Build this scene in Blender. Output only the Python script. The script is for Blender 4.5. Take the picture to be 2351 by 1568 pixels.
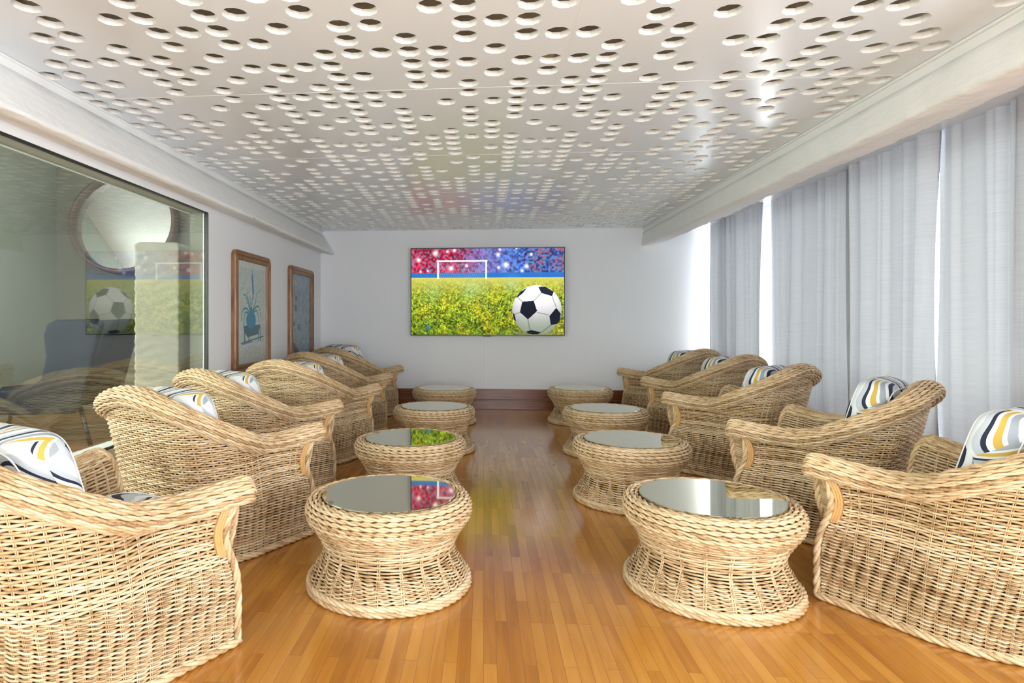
import bpy, math, random
import numpy as np
from mathutils import Vector
random.seed(7); rng = np.random.default_rng(7)
D = bpy.data; SC = bpy.context.scene; COL = SC.collection
for o in list(D.objects): D.objects.remove(o, do_unlink=True)
PI = math.pi

# ------------------------------------------------------------------ camera, world, lights, exposure
EYE = 1.15
cam = D.cameras.new('camera'); camo = D.objects.new('camera', cam); COL.objects.link(camo)
cam.sensor_fit = 'HORIZONTAL'; cam.sensor_width = 36.0; cam.lens = 36.0 * 1400 / 2351
cam.shift_x = (1175.5 - 998) / 2351; cam.shift_y = (737 - 784) / 2351
cam.clip_start = 0.02
camo.location = (0, 0, EYE); camo.rotation_euler = (PI / 2, 0, 0.08)
SC.camera = camo

w = D.worlds.new('sky'); SC.world = w; w.use_nodes = True
bg = w.node_tree.nodes['Background']; bg.inputs[0].default_value = (0.93, 0.97, 1.0, 1); bg.inputs[1].default_value = 10.5

NXW = -5.6
def area(name, loc, rot, sx, sy, power, color=(1, 1, 1), portal=False):
    l = D.lights.new(name, 'AREA'); l.shape = 'RECTANGLE'; l.size = sx; l.size_y = sy; l.energy = power; l.color = color
    o = D.objects.new(name, l); COL.objects.link(o); o.location = loc; o.rotation_euler = rot
    if portal: l.cycles.is_portal = True
    return o
# daylight openings: behind the camera, bare side window, curtained side window, next room
area('daylight_portal', (0.3, -2.52, 1.2), (PI / 2, 0, 0), 1.9, 2.2, 1, portal=True)
area('daylight_portal', (3.12, 4.0, 1.2), (PI / 2, 0, PI / 2), 8.4, 2.2, 1, portal=True)
area('daylight_portal', (3.12, -1.2, 1.2), (PI / 2, 0, PI / 2), 2.4, 2.2, 1, portal=True)
area('daylight_portal', (-3.9, -2.52, 1.4), (PI / 2, 0, 0), 3.0, 2.4, 1, portal=True)
area('daylight_portal', (NXW + 0.02, 2.3, 1.5), (PI / 2, 0, -PI / 2), 5.5, 2.2, 1, portal=True)
vs = SC.view_settings; vs.view_transform = 'Standard'; vs.look = 'None'; vs.gamma = 1; vs.use_curve_mapping = False; vs.exposure = 0.30
SC.cycles.max_bounces = 12; SC.cycles.diffuse_bounces = 6; SC.cycles.glossy_bounces = 5; SC.cycles.transmission_bounces = 8; SC.cycles.transparent_max_bounces = 12

# ------------------------------------------------------------------ materials
def nmat(name):
    m = D.materials.new(name); m.use_nodes = True
    nt = m.node_tree; b = nt.nodes['Principled BSDF']; return m, nt, b
def mat(name, col, rough=0.6, metal=0.0, spec=0.5, noise=0.0, nscale=8.0, bump=0.0, bscale=40.0, coat=0.0, stretch=None):
    m, nt, b = nmat(name)
    b.inputs['Base Color'].default_value = (*col, 1); b.inputs['Roughness'].default_value = rough
    b.inputs['Metallic'].default_value = metal; b.inputs['Specular IOR Level'].default_value = spec
    b.inputs['Coat Weight'].default_value = coat
    tc = nt.nodes.new('ShaderNodeTexCoord')
    if noise:
        n = nt.nodes.new('ShaderNodeTexNoise'); n.inputs['Scale'].default_value = nscale; n.inputs['Detail'].default_value = 6
        nt.links.new(tc.outputs['Object'], n.inputs['Vector'])
        mx = nt.nodes.new('ShaderNodeMix'); mx.data_type = 'RGBA'
        mx.inputs[6].default_value = (*[c * (1 - noise) for c in col], 1); mx.inputs[7].default_value = (*[min(1, c * (1 + noise)) for c in col], 1)
        nt.links.new(n.outputs['Fac'], mx.inputs[0]); nt.links.new(mx.outputs[2], b.inputs['Base Color'])
    if bump:
        n = nt.nodes.new('ShaderNodeTexNoise'); n.inputs['Scale'].default_value = bscale; n.inputs['Detail'].default_value = 8
        if stretch:
            mp = nt.nodes.new('ShaderNodeMapping'); mp.inputs['Scale'].default_value = stretch
            nt.links.new(tc.outputs['Object'], mp.inputs['Vector']); nt.links.new(mp.outputs[0], n.inputs['Vector'])
        else: nt.links.new(tc.outputs['Object'], n.inputs['Vector'])
        bp = nt.nodes.new('ShaderNodeBump'); bp.inputs['Strength'].default_value = bump; bp.inputs['Distance'].default_value = 0.02
        nt.links.new(n.outputs['Fac'], bp.inputs['Height']); nt.links.new(bp.outputs[0], b.inputs['Normal'])
    return m
def ramp(nt, stops, interp='LINEAR'):
    r = nt.nodes.new('ShaderNodeValToRGB'); r.color_ramp.interpolation = interp
    el = r.color_ramp.elements
    while len(el) > 1: el.remove(el[0])
    el[0].position = stops[0][0]; el[0].color = (*stops[0][1], 1)
    for p, c in stops[1:]:
        e = el.new(p); e.color = (*c, 1)
    return r
def mathn(nt, op, a=None, b=None):
    n = nt.nodes.new('ShaderNodeMath'); n.operation = op
    for i, v in enumerate((a, b)):
        if v is None: continue
        if isinstance(v, (int, float)): n.inputs[i].default_value = v
        else: nt.links.new(v, n.inputs[i])
    return n.outputs[0]

M = {}
M['wall'] = mat('wall_paint', (0.80, 0.81, 0.84), 0.55, bump=0.06, bscale=14)
M['white'] = mat('white_paint', (0.83, 0.83, 0.83), 0.5)
M['plaster'] = mat('rough_plaster', (0.84, 0.84, 0.84), 0.75, noise=0.05, nscale=5, bump=0.5, bscale=18, stretch=(1, 0.35, 1))
M['ceiling'] = mat('ceiling_lacquer', (0.775, 0.825, 0.875), 0.22, spec=0.7)
M['hole'] = mat('hole_edge', (0.86, 0.86, 0.85), 0.6)
M['plenum'] = mat('plenum_dark', (0.55, 0.50, 0.40), 0.95, noise=0.35, nscale=3, bump=0.6)
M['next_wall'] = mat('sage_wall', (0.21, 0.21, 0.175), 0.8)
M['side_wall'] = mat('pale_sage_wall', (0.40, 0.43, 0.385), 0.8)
M['black'] = mat('black_plastic', (0.012, 0.012, 0.014), 0.35)
M['alu'] = mat('white_aluminium', (0.78, 0.79, 0.80), 0.4)
M['cane'] = mat('bent_cane', (0.62, 0.36, 0.14), 0.4, noise=0.25, nscale=30)
M['navy'] = mat('navy_leather', (0.008, 0.014, 0.026), 0.6, spec=0.15)
M['dark_leg'] = mat('dark_leg_wood', (0.012, 0.012, 0.014), 0.35)
M['mirror'] = mat('mirror_glass', (0.90, 0.91, 0.90), 0.01, metal=1.0)
M['mirror_frame'] = mat('walnut_frame', (0.16, 0.11, 0.09), 0.5, noise=0.35, nscale=20)
M['paper'] = mat('rice_paper', (0.33, 0.31, 0.26), 0.8)
M['tinted_mirror'] = mat('smoked_mirror_glass', (0.68, 0.65, 0.47), 0.03, metal=0.95)
M['piping'] = mat('white_piping', (0.80, 0.82, 0.84), 0.7)
M['lampwhite'] = mat('lamp_white', (0.8, 0.8, 0.78), 0.4)

def mat_rattan():
    m, nt, b = nmat('rattan')
    g = nt.nodes.new('ShaderNodeNewGeometry'); tc = nt.nodes.new('ShaderNodeTexCoord')
    n = nt.nodes.new('ShaderNodeTexNoise'); n.inputs['Scale'].default_value = 9; n.inputs['Detail'].default_value = 3
    nt.links.new(tc.outputs['Object'], n.inputs['Vector'])
    n2 = nt.nodes.new('ShaderNodeTexNoise'); n2.inputs['Scale'].default_value = 90; n2.inputs['Detail'].default_value = 3
    nt.links.new(tc.outputs['Object'], n2.inputs['Vector'])
    s = mathn(nt, 'ADD', mathn(nt, 'MULTIPLY', g.outputs['Random Per Island'], 0.42), mathn(nt, 'MULTIPLY', n.outputs['Fac'], 0.55))
    s = mathn(nt, 'ADD', s, mathn(nt, 'MULTIPLY', mathn(nt, 'SUBTRACT', n2.outputs['Fac'], 0.5), 0.5))
    r = ramp(nt, [(0.16, (0.28, 0.155, 0.062)), (0.38, (0.53, 0.355, 0.185)), (0.62, (0.69, 0.52, 0.325)), (0.95, (0.82, 0.69, 0.51))])
    nt.links.new(s, r.inputs[0]); nt.links.new(r.outputs[0], b.inputs['Base Color'])
    b.inputs['Roughness'].default_value = 0.42; b.inputs['Specular IOR Level'].default_value = 0.55
    return m
M['rattan'] = mat_rattan()
M['core'] = mat('rim_core_cane', (0.30, 0.17, 0.07), 0.6)
M['gap_shade'] = mat('painted_gap_shade', (0.035, 0.022, 0.012), 0.9)  # near-black colour painting the shade seen through weave gaps

def mat_floor(name, cols, gloss=0.16, coat=0.5):
    m, nt, b = nmat(name)
    tc = nt.nodes.new('ShaderNodeTexCoord')
    mp = nt.nodes.new('ShaderNodeMapping'); mp.inputs['Rotation'].default_value = (0, 0, PI / 2)
    nt.links.new(tc.outputs['Object'], mp.inputs['Vector'])
    br = nt.nodes.new('ShaderNodeTexBrick'); br.offset = 0.37; br.offset_frequency = 3
    br.inputs['Color1'].default_value = (0, 0, 0, 1); br.inputs['Color2'].default_value = (1, 1, 1, 1)
    br.inputs['Mortar'].default_value = (0.5, 0.5, 0.5, 1)
    br.inputs['Scale'].default_value = 1.0; br.inputs['Brick Width'].default_value = 0.47; br.inputs['Row Height'].default_value = 0.0445
    br.inputs['Mortar Size'].default_value = 0.0009; br.inputs['Mortar Smooth'].default_value = 0.2; br.inputs['Bias'].default_value = 0
    nt.links.new(mp.outputs[0], br.inputs['Vector'])
    mp2 = nt.nodes.new('ShaderNodeMapping'); mp2.inputs['Scale'].default_value = (22, 1.6, 1)
    nt.links.new(tc.outputs['Object'], mp2.inputs['Vector'])
    # offset grain per board
    av = nt.nodes.new('ShaderNodeVectorMath'); av.operation = 'MULTIPLY_ADD'
    nt.links.new(br.outputs['Color'], av.inputs[0]); av.inputs[1].default_value = (7, 13, 5); nt.links.new(mp2.outputs[0], av.inputs[2])
    n = nt.nodes.new('ShaderNodeTexNoise'); n.inputs['Scale'].default_value = 1.0; n.inputs['Detail'].default_value = 6; n.inputs['Distortion'].default_value = 1.2
    nt.links.new(av.outputs[0], n.inputs['Vector'])
    n3 = nt.nodes.new('ShaderNodeTexNoise'); n3.inputs['Scale'].default_value = 2.2
    nt.links.new(tc.outputs['Object'], n3.inputs['Vector'])
    sep = nt.nodes.new('ShaderNodeSeparateColor'); nt.links.new(br.outputs['Color'], sep.inputs[0])
    s = mathn(nt, 'ADD', mathn(nt, 'MULTIPLY', sep.outputs[0], 0.34), mathn(nt, 'MULTIPLY', n.outputs['Fac'], 0.50))
    s = mathn(nt, 'ADD', s, mathn(nt, 'MULTIPLY', n3.outputs['Fac'], 0.2))
    r = ramp(nt, cols); nt.links.new(s, r.inputs[0])
    mx = nt.nodes.new('ShaderNodeMix'); mx.data_type = 'RGBA'; nt.links.new(br.outputs['Fac'], mx.inputs[0])
    nt.links.new(r.outputs[0], mx.inputs[6]); mx.inputs[7].default_value = (0.26, 0.105, 0.03, 1)
    nt.links.new(mx.outputs[2], b.inputs['Base Color'])
    rr = mathn(nt, 'ADD', mathn(nt, 'MULTIPLY', n3.outputs['Fac'], 0.08), gloss)
    nt.links.new(rr, b.inputs['Roughness'])
    b.inputs['Specular IOR Level'].default_value = 0.55
    b.inputs['Coat Weight'].default_value = coat; b.inputs['Coat Roughness'].default_value = 0.12
    return m
M['floor'] = mat_floor('honey_parquet', [(0.12, (0.27, 0.085, 0.008)), (0.42, (0.43, 0.165, 0.018)), (0.62, (0.53, 0.23, 0.032)), (0.88, (0.62, 0.30, 0.055))])
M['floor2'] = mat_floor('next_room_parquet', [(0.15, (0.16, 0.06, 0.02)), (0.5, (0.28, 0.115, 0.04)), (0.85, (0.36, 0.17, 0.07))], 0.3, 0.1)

def mat_wood(name, c1, c2, axis=(1.2, 30, 30), rough=0.4):
    m, nt, b = nmat(name)
    tc = nt.nodes.new('ShaderNodeTexCoord'); mp = nt.nodes.new('ShaderNodeMapping'); mp.inputs['Scale'].default_value = axis
    nt.links.new(tc.outputs['Object'], mp.inputs['Vector'])
    n = nt.nodes.new('ShaderNodeTexNoise'); n.inputs['Scale'].default_value = 1.5; n.inputs['Detail'].default_value = 8; n.inputs['Distortion'].default_value = 0.8
    nt.links.new(mp.outputs[0], n.inputs['Vector'])
    r = ramp(nt, [(0.3, c1), (0.7, c2)]); nt.links.new(n.outputs['Fac'], r.inputs[0]); nt.links.new(r.outputs[0], b.inputs['Base Color'])
    b.inputs['Roughness'].default_value = rough
    return m
M['skirting'] = mat_wood('mahogany_skirting', (0.12, 0.035, 0.012), (0.26, 0.085, 0.03), (1.2, 30, 30), 0.3)
M['frame_wood'] = mat_wood('oak_frame', (0.13, 0.05, 0.018), (0.36, 0.17, 0.065), (20, 20, 2.5), 0.35)

def mat_fabric():
    m, nt, b = nmat('printed_cushion_fabric')
    tc = nt.nodes.new('ShaderNodeTexCoord')
    nz = nt.nodes.new('ShaderNodeTexNoise'); nz.inputs['Scale'].default_value = 3.5; nz.inputs['Detail'].default_value = 0
    nt.links.new(tc.outputs['Object'], nz.inputs['Vector'])
    ad = nt.nodes.new('ShaderNodeVectorMath'); ad.operation = 'MULTIPLY_ADD'
    nt.links.new(nz.outputs['Color'], ad.inputs[0]); ad.inputs[1].default_value = (0.22, 0.22, 0.22); nt.links.new(tc.outputs['Object'], ad.inputs[2])
    v = nt.nodes.new('ShaderNodeTexVoronoi'); v.inputs['Scale'].default_value = 5.6; v.feature = 'F1'
    nt.links.new(ad.outputs[0], v.inputs['Vector'])
    sp = nt.nodes.new('ShaderNodeSeparateColor'); nt.links.new(v.outputs['Color'], sp.inputs[0])
    # arcs around a point outside each patch
    sub = nt.nodes.new('ShaderNodeVectorMath'); sub.operation = 'SUBTRACT'
    nt.links.new(v.outputs['Position'], sub.inputs[0]); nt.links.new(ad.outputs[0], sub.inputs[1])
    ad2 = nt.nodes.new('ShaderNodeVectorMath'); ad2.operation = 'ADD'
    cs = nt.nodes.new('ShaderNodeVectorMath'); cs.operation = 'MULTIPLY_ADD'
    nt.links.new(v.outputs['Color'], cs.inputs[0]); cs.inputs[1].default_value = (0.6, 0.6, 0.6); cs.inputs[2].default_value = (-0.3, -0.3, -0.3)
    nt.links.new(sub.outputs[0], ad2.inputs[0]); nt.links.new(cs.outputs[0], ad2.inputs[1])
    ln = nt.nodes.new('ShaderNodeVectorMath'); ln.operation = 'LENGTH'; nt.links.new(ad2.outputs[0], ln.inputs[0])
    f = mathn(nt, 'FRACT', mathn(nt, 'ADD', mathn(nt, 'MULTIPLY', ln.outputs['Value'], 6.5), sp.outputs[1]))
    W = (0.74, 0.76, 0.79); G = (0.33, 0.36, 0.40); L = (0.50, 0.54, 0.59); N_ = (0.012, 0.018, 0.045); Y = (0.62, 0.40, 0.07)
    r = ramp(nt, [(0, W), (0.17, L), (0.30, N_), (0.42, W), (0.50, G), (0.61, W), (0.66, Y), (0.74, W), (0.80, N_), (0.85, L), (0.93, W)], 'CONSTANT')
    nt.links.new(f, r.inputs[0]); nt.links.new(r.outputs[0], b.inputs['Base Color'])
    b.inputs['Roughness'].default_value = 0.75
    return m
M['fabric'] = mat_fabric()

def mat_curtain():
    m, nt, b = nmat('grey_linen_curtain')
    out = nt.nodes['Material Output']
    tc = nt.nodes.new('ShaderNodeTexCoord'); mp = nt.nodes.new('ShaderNodeMapping'); mp.inputs['Scale'].default_value = (3, 3, 160)
    nt.links.new(tc.outputs['Object'], mp.inputs['Vector'])
    n = nt.nodes.new('ShaderNodeTexNoise'); n.inputs['Scale'].default_value = 1.5; n.inputs['Detail'].default_value = 4
    nt.links.new(mp.outputs[0], n.inputs['Vector'])
    r = ramp(nt, [(0.3, (0.43, 0.435, 0.46)), (0.7, (0.49, 0.495, 0.52))]); nt.links.new(n.outputs['Fac'], r.inputs[0])
    nt.links.new(r.outputs[0], b.inputs['Base Color']); b.inputs['Roughness'].default_value = 0.85; b.inputs['Specular IOR Level'].default_value = 0.1
    t = nt.nodes.new('ShaderNodeBsdfTranslucent'); t.inputs[0].default_value = (0.66, 0.68, 0.72, 1)
    mx = nt.nodes.new('ShaderNodeMixShader'); mx.inputs[0].default_value = 0.05
    nt.links.new(b.outputs[0], mx.inputs[1]); nt.links.new(t.outputs[0], mx.inputs[2]); nt.links.new(mx.outputs[0], out.inputs[0])
    return m
M['curtain'] = mat_curtain()
def mat_glass(name, tint, refl):
    m, nt, b = nmat(name); nt.nodes.remove(b); out = nt.nodes['Material Output']
    t = nt.nodes.new('ShaderNodeBsdfTransparent'); t.inputs[0].default_value = (*tint, 1)
    g = nt.nodes.new('ShaderNodeBsdfGlossy'); g.inputs['Roughness'].default_value = 0.0
    fr = nt.nodes.new('ShaderNodeLayerWeight'); fr.inputs['Blend'].default_value = 0.5
    f = mathn(nt, 'MINIMUM', mathn(nt, 'ADD', mathn(nt, 'MULTIPLY', mathn(nt, 'POWER', fr.outputs['Facing'], 5.0), 0.9), refl), 1.0)
    mx = nt.nodes.new('ShaderNodeMixShader'); nt.links.new(f, mx.inputs[0])
    nt.links.new(t.outputs[0], mx.inputs[1]); nt.links.new(g.outputs[0], mx.inputs[2]); nt.links.new(mx.outputs[0], out.inputs[0])
    return m
M['glass'] = mat_glass('tinted_partition_glass', (0.82, 0.86, 0.80), 0.12)
M['clear'] = mat_glass('clear_glass', (0.95, 0.96, 0.96), 0.02)
def mat_attr(name, emit=0.0, rough=0.5, tint=1.0):
    m, nt, b = nmat(name)
    a = nt.nodes.new('ShaderNodeAttribute'); a.attribute_name = 'Col'
    if emit:
        b.inputs['Base Color'].default_value = (0.01, 0.01, 0.01, 1); b.inputs['Roughness'].default_value = 0.5; b.inputs['Specular IOR Level'].default_value = 0.06
        nt.links.new(a.outputs['Color'], b.inputs['Emission Color']); b.inputs['Emission Strength'].default_value = emit
    else:
        nt.links.new(a.outputs['Color'], b.inputs['Base Color']); b.inputs['Roughness'].default_value = rough
    return m
M['screen'] = mat_attr('screen_picture', 0.88)
M['print'] = mat_attr('art_print', 0, 0.25)

# ------------------------------------------------------------------ mesh helpers
def link(o, parent=None):
    COL.objects.link(o)
    if parent is not None: o.parent = parent
    return o
def npmesh(name, V, Q, m, parent=None, smooth=True, mats=None, mi=None):
    V = np.asarray(V, np.float32); Q = np.asarray(Q, np.int32)
    me = D.meshes.new(name)
    me.vertices.add(len(V)); me.vertices.foreach_set('co', V.ravel())
    k = Q.shape[1]
    me.loops.add(Q.size); me.loops.foreach_set('vertex_index', Q.ravel())
    me.polygons.add(len(Q)); me.polygons.foreach_set('loop_start', np.arange(0, Q.size, k, dtype=np.int32))
    me.polygons.foreach_set('loop_total', np.full(len(Q), k, np.int32))
    me.polygons.foreach_set('use_smooth', np.full(len(Q), smooth, bool))
    me.update(calc_edges=True); me.validate()
    me.materials.append(m)
    return link(D.objects.new(name, me), parent)
class G:
    """collects pieces for one mesh (quads from tubes/grids, polys from boxes)"""
    def __init__(s): s.v = []; s.f = []; s.n = 0; s.sm = []
    def add(s, V, F, smooth=True):
        V = [tuple(map(float, p)) for p in V]
        s.v += V; s.f += [tuple(int(i) + s.n for i in f) for f in F]; s.sm += [smooth] * len(F); s.n += len(V); return s
    def box(s, x0, x1, y0, y1, z0, z1):
        V = [(x, y, z) for x in (x0, x1) for y in (y0, y1) for z in (z0, z1)]
        F = [(0, 1, 3, 2), (4, 6, 7, 5), (0, 4, 5, 1), (2, 3, 7, 6), (0, 2, 6, 4), (1, 5, 7, 3)]
        return s.add(V, F, False)
    def tube(s, P, r, k=8, cap=True, closed=False):
        V, F = tube_np(np.array(P, float), r, k, closed)
        F = [tuple(f) for f in F]
        if cap and not closed:
            n = len(V); F += [tuple(range(k))[::-1], tuple(range(n - k, n))]
        return s.add(V, F, True)
    def lathe(s, prof, k=48, c=(0, 0, 0)):
        n = len(prof); V = [(c[0] + r * math.cos(2 * PI * i / k), c[1] + r * math.sin(2 * PI * i / k), c[2] + z) for i in range(k) for r, z in prof]
        F = [(i * n + j, ((i + 1) % k) * n + j, ((i + 1) % k) * n + j + 1, i * n + j + 1) for i in range(k) for j in range(n - 1)]
        return s.add(V, F, True)
    def obj(s, name, m, parent=None, bevel=0.0, seg=2):
        me = D.meshes.new(name); me.from_pydata(s.v, [], s.f); me.polygons.foreach_set('use_smooth', s.sm); me.update()
        me.materials.append(m); o = link(D.objects.new(name, me), parent)
        if bevel:
            b = o.modifiers.new('bevel', 'BEVEL'); b.width = bevel; b.segments = seg; b.limit_method = 'ANGLE'
        return o
def frames(P, closed=False):
    T = np.roll(P, -1, 0) - np.roll(P, 1, 0)
    if not closed: T[0] = P[1] - P[0]; T[-1] = P[-1] - P[-2]
    T /= np.maximum(np.linalg.norm(T, axis=1, keepdims=True), 1e-9)
    ref = np.array([0, 0, 1.0]) if abs(T[:, 2]).mean() < 0.75 else np.array([0.7, 0.7, 0.1])
    A = np.cross(ref[None], T); A /= np.maximum(np.linalg.norm(A, axis=1, keepdims=True), 1e-9)
    B = np.cross(T, A); return T, A, B
def tube_np(P, r, k=6, closed=False):
    T, A, B = frames(P, closed); n = len(P)
    r = np.broadcast_to(np.asarray(r, float), (n,))
    th = np.arange(k) * 2 * PI / k
    V = P[:, None] + r[:, None, None] * (np.cos(th)[None, :, None] * A[:, None] + np.sin(th)[None, :, None] * B[:, None])
    i = np.arange(n if closed else n - 1)[:, None]; j = np.arange(k)[None]
    i2 = (i + 1) % n; j2 = (j + 1) % k
    F = np.stack([i * k + j, i * k + j2, i2 * k + j2, i2 * k + j], -1).reshape(-1, 4)
    return V.reshape(-1, 3), F
class QM:
    """numpy quad collector"""
    def __init__(s): s.V = []; s.F = []; s.n = 0
    def add(s, V, F): s.V.append(V); s.F.append(F + s.n); s.n += len(V)
    def tube(s, P, r, k=5, closed=False):
        if len(P) > 2: s.add(*tube_np(P, r, k, closed))
    def rope(s, P, hr, sr, pitch, ns=2, k=5, closed=False, ph=0.0):
        T, A, B = frames(P, closed)
        d = np.linalg.norm(np.diff(P, axis=0), axis=1); L = np.concatenate([[0], np.cumsum(d)])
        tot = L[-1] + (np.linalg.norm(P[0] - P[-1]) if closed else 0)
        if closed: pitch = tot / max(1, round(tot / pitch))
        hr = np.broadcast_to(np.asarray(hr, float), (len(P),)); sr = np.broadcast_to(np.asarray(sr, float), (len(P),))
        for q in range(ns):
            a = 2 * PI * L / pitch + 2 * PI * q / ns + ph
            Pq = P + hr[:, None] * (np.cos(a)[:, None] * A + np.sin(a)[:, None] * B)
            s.tube(Pq, sr, k, closed)
    def obj(s, name, m, parent=None): return npmesh(name, np.concatenate(s.V), np.concatenate(s.F), m, parent)
def cr(P, n=16):
    P = np.array(P, float); out = []
    P = np.vstack([2 * P[0] - P[1], P, 2 * P[-1] - P[-2]])
    for i in range(1, len(P) - 2):
        a, b, c, d = P[i - 1:i + 3]
        for t in np.arange(n) / n:
            out.append(.5 * ((2 * b) + (-a + c) * t + (2 * a - 5 * b + 4 * c - d) * t * t + (-a + 3 * b - 3 * c + d) * t ** 3))
    out.append(P[-2]); return np.array(out)
def resample(P, n):
    d = np.linalg.norm(np.diff(P, axis=0), axis=1); L = np.concatenate([[0], np.cumsum(d)])
    t = np.linspace(0, L[-1], n); return np.stack([np.interp(t, L, P[:, i]) for i in range(3)], 1)
def thing(name, label, cat, loc=(0, 0, 0), rz=0.0, group=None):
    o = D.objects.new(name, None); o.empty_display_size = 0.1; link(o); o.location = loc; o.rotation_euler = (0, 0, rz)
    o['label'] = label; o['category'] = cat
    if group: o['group'] = group
    return o
def tag(o, label, cat, group=None):
    o['label'] = label; o['category'] = cat
    if group: o['group'] = group
    return o
def struct(o, label=None):
    o['kind'] = 'structure'
    if label: o['label'] = label
    return o
def dup(root, name_loc, rz, label, group=None):
    r = root.copy(); COL.objects.link(r); r.location = name_loc; r.rotation_euler = (0, 0, rz); r['label'] = label
    if group: r['group'] = group
    for ch in list(root.children):
        c = ch.copy(); COL.objects.link(c); c.parent = r
        for g in ch.children:
            d = g.copy(); COL.objects.link(d); d.parent = c
    return r

# ------------------------------------------------------------------ room shell
YB = 8.0; XL = -2.17; XC = 2.83; XW = 3.10; YR = -2.4; CH = 2.346; NX = -5.6; NZ = 3.3
o = G().box(XL - 0.02, XW + 0.1, YR, YB, -0.05, 0).obj('floor', M['floor']); struct(o)
o = G().box(XL - 0.14, XW + 0.2, YB, YB + 0.12, -0.05, 3.0).obj('wall_back', M['wall']); struct(o)
# left wall: solid part with the two pictures, curb under the partition glass, lintel above
GY = 4.66; GZ0 = 0.405; GZ1 = 2.005
gl = G(); gl.box(XL - 0.147, XL, GY, YB, -0.05, 3.0); gl.box(XL - 0.147, XL, YR, GY, -0.05, GZ0); gl.box(XL - 0.147, XL, YR, GY, GZ1, 3.0)
struct(gl.obj('wall_left', M['wall']))
# partition glass and frame
wp = G()
wp.box(XL - 0.018, XL - 0.010, YR, GY - 0.004, GZ0 + 0.004, GZ1 - 0.004)
win = wp.obj('window_1', M['glass']); struct(win)
f = G(); f.box(XL - 0.024, XL + 0.002, YR, GY, GZ1 - 0.008, GZ1 + 0.001); f.box(XL - 0.024, XL + 0.002, YR, GY, GZ0 - 0.001, GZ0 + 0.008); f.box(XL - 0.024, XL + 0.002, GY - 0.010, GY + 0.002, GZ0 + 0.008, GZ1 - 0.008)
f.obj('window_gasket', M['black'], win)
f = G(); f.box(XL - 0.146, XL - 0.026, GY - 0.004, GY - 0.0005, GZ0 + 0.002, GZ1 - 0.004); f.box(XL - 0.146, XL - 0.026, YR, GY - 0.005, GZ1 - 0.0035, GZ1 - 0.0005)
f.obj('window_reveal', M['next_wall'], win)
f = G(); f.box(XL - 0.155, XL - 0.140, YR, GY - 0.001, GZ1 - 0.008, GZ1 - 0.0005); f.box(XL - 0.034, XL - 0.026, GY - 0.018, GY - 0.0045, GZ0 + 0.008, GZ1 - 0.008)
f.obj('window_frame', M['alu'], win)
# outer window wall (right), curtained; bare near the camera
wr = G(); wr.box(XW, XW + 0.12, YR, YB, -0.05, 0.06); wr.box(XW, XW + 0.12, YR, YB, 2.30, 3.0)
for y in (-0.02, 2.6, 5.2): wr.box(XW, XW + 0.12, y, y + 0.1, 0.06, 2.30)
struct(wr.obj('wall_right', M['white']))
def window(n, ax, a0, a1, z0, z1, pos, nm, inward):
    f = G(); t = 0.045
    def bx(u0, u1, w0, w1, d0=-0.03, d1=0.03):
        if ax == 'x': f.box(pos + d0, pos + d1, u0, u1, w0, w1)
        else: f.box(u0, u1, pos + d0, pos + d1, w0, w1)
    bx(a0, a1, z0, z0 + t); bx(a0, a1, z1 - t, z1)
    for k in range(nm + 1):
        u = a0 + (a1 - a0) * k / nm; bx(max(a0, u - t / 2), min(a1, u + t / 2), z0 + t, z1 - t)
    fr = f.obj('window_%d' % n, M['alu']); struct(fr)
    g = G()
    if ax == 'x': g.box(pos - 0.003, pos + 0.003, a0 + t, a1 - t, z0 + t, z1 - t)
    else: g.box(a0 + t, a1 - t, pos - 0.003, pos + 0.003, z0 + t, z1 - t)
    g.obj('window_pane', M['clear'], fr)
window(2, 'x', 0.08, 2.6, 0.06, 2.30, XW + 0.06, 2, -1)
window(3, 'x', 2.7, 5.2, 0.06, 2.30, XW + 0.06, 2, -1)
window(4, 'x', 5.3, YB, 0.06, 2.30, XW + 0.06, 2, -1)
window(5, 'x', YR, -0.02, 0.06, 2.30, XW + 0.06, 2, -1)
# rear wall behind the camera: wide glazed opening
rw = G(); rw.box(XL - 0.12, XW + 0.12, YR - 0.12, YR, 2.30, 3.0); rw.box(XL - 0.12, XW + 0.12, YR - 0.12, YR, -0.05, 0.06); rw.box(XL - 0.12, -0.65, YR - 0.12, YR, 0.06, 2.3); rw.box(1.25, XW + 0.12, YR - 0.12, YR, 0.06, 2.3)
struct(rw.obj('wall_rear', M['white']))
window(6, 'y', -0.65, 1.25, 0.06, 2.30, YR - 0.06, 2, 1)

# wooden plinth along the back wall in two steps
b = G(); b.box(XL, 2.9, YB - 0.045, YB, 0.0, 0.128); b.box(XL, 2.9, YB - 0.03, YB, 0.128, 0.262); b.box(XL, 2.9, YB - 0.055, YB, 0.115, 0.132)
struct(b.obj('baseboard_back', M['skirting'], bevel=0.004))

# ------------------------------------------------------------------ perforated ceiling
HOLE_ROWS = [0x1a90,0xdb56d0,0x26a8e6b98,0xb9baa6a8,0x16d45f17c,0x3a97b9ee6,0x172d5b56c,0x1f96a9aa6,0x3aa7a7e9e,0x1d6cd3b4e,0x36e7a5694,0x257cadab6,0x2aa96759c,0x179a55956,0x1ad4fa3e8,0x36979de76,0x1f2cdab6a,0x1f9795654,0x3ab7a7e9e,0x1d6cd3b4e,0x36f7a5694,0x2574adab4]
PX = 0.1272; PY = 0.1263; OX = -0.0755; OY = 2.311
def hole(i, j):
    if -1 <= j <= 20: jj = j
    else: jj = 7 + (j - 7) % 10
    return bool(HOLE_ROWS[jj + 1] >> (i + 17) & 1)
TH = 0.027; RH = 0.0535
V = []; F = []; MI = []
J0 = int((YR - OY) / PY) - 1; J1 = int((YB - OY) / PY) + 1
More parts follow.
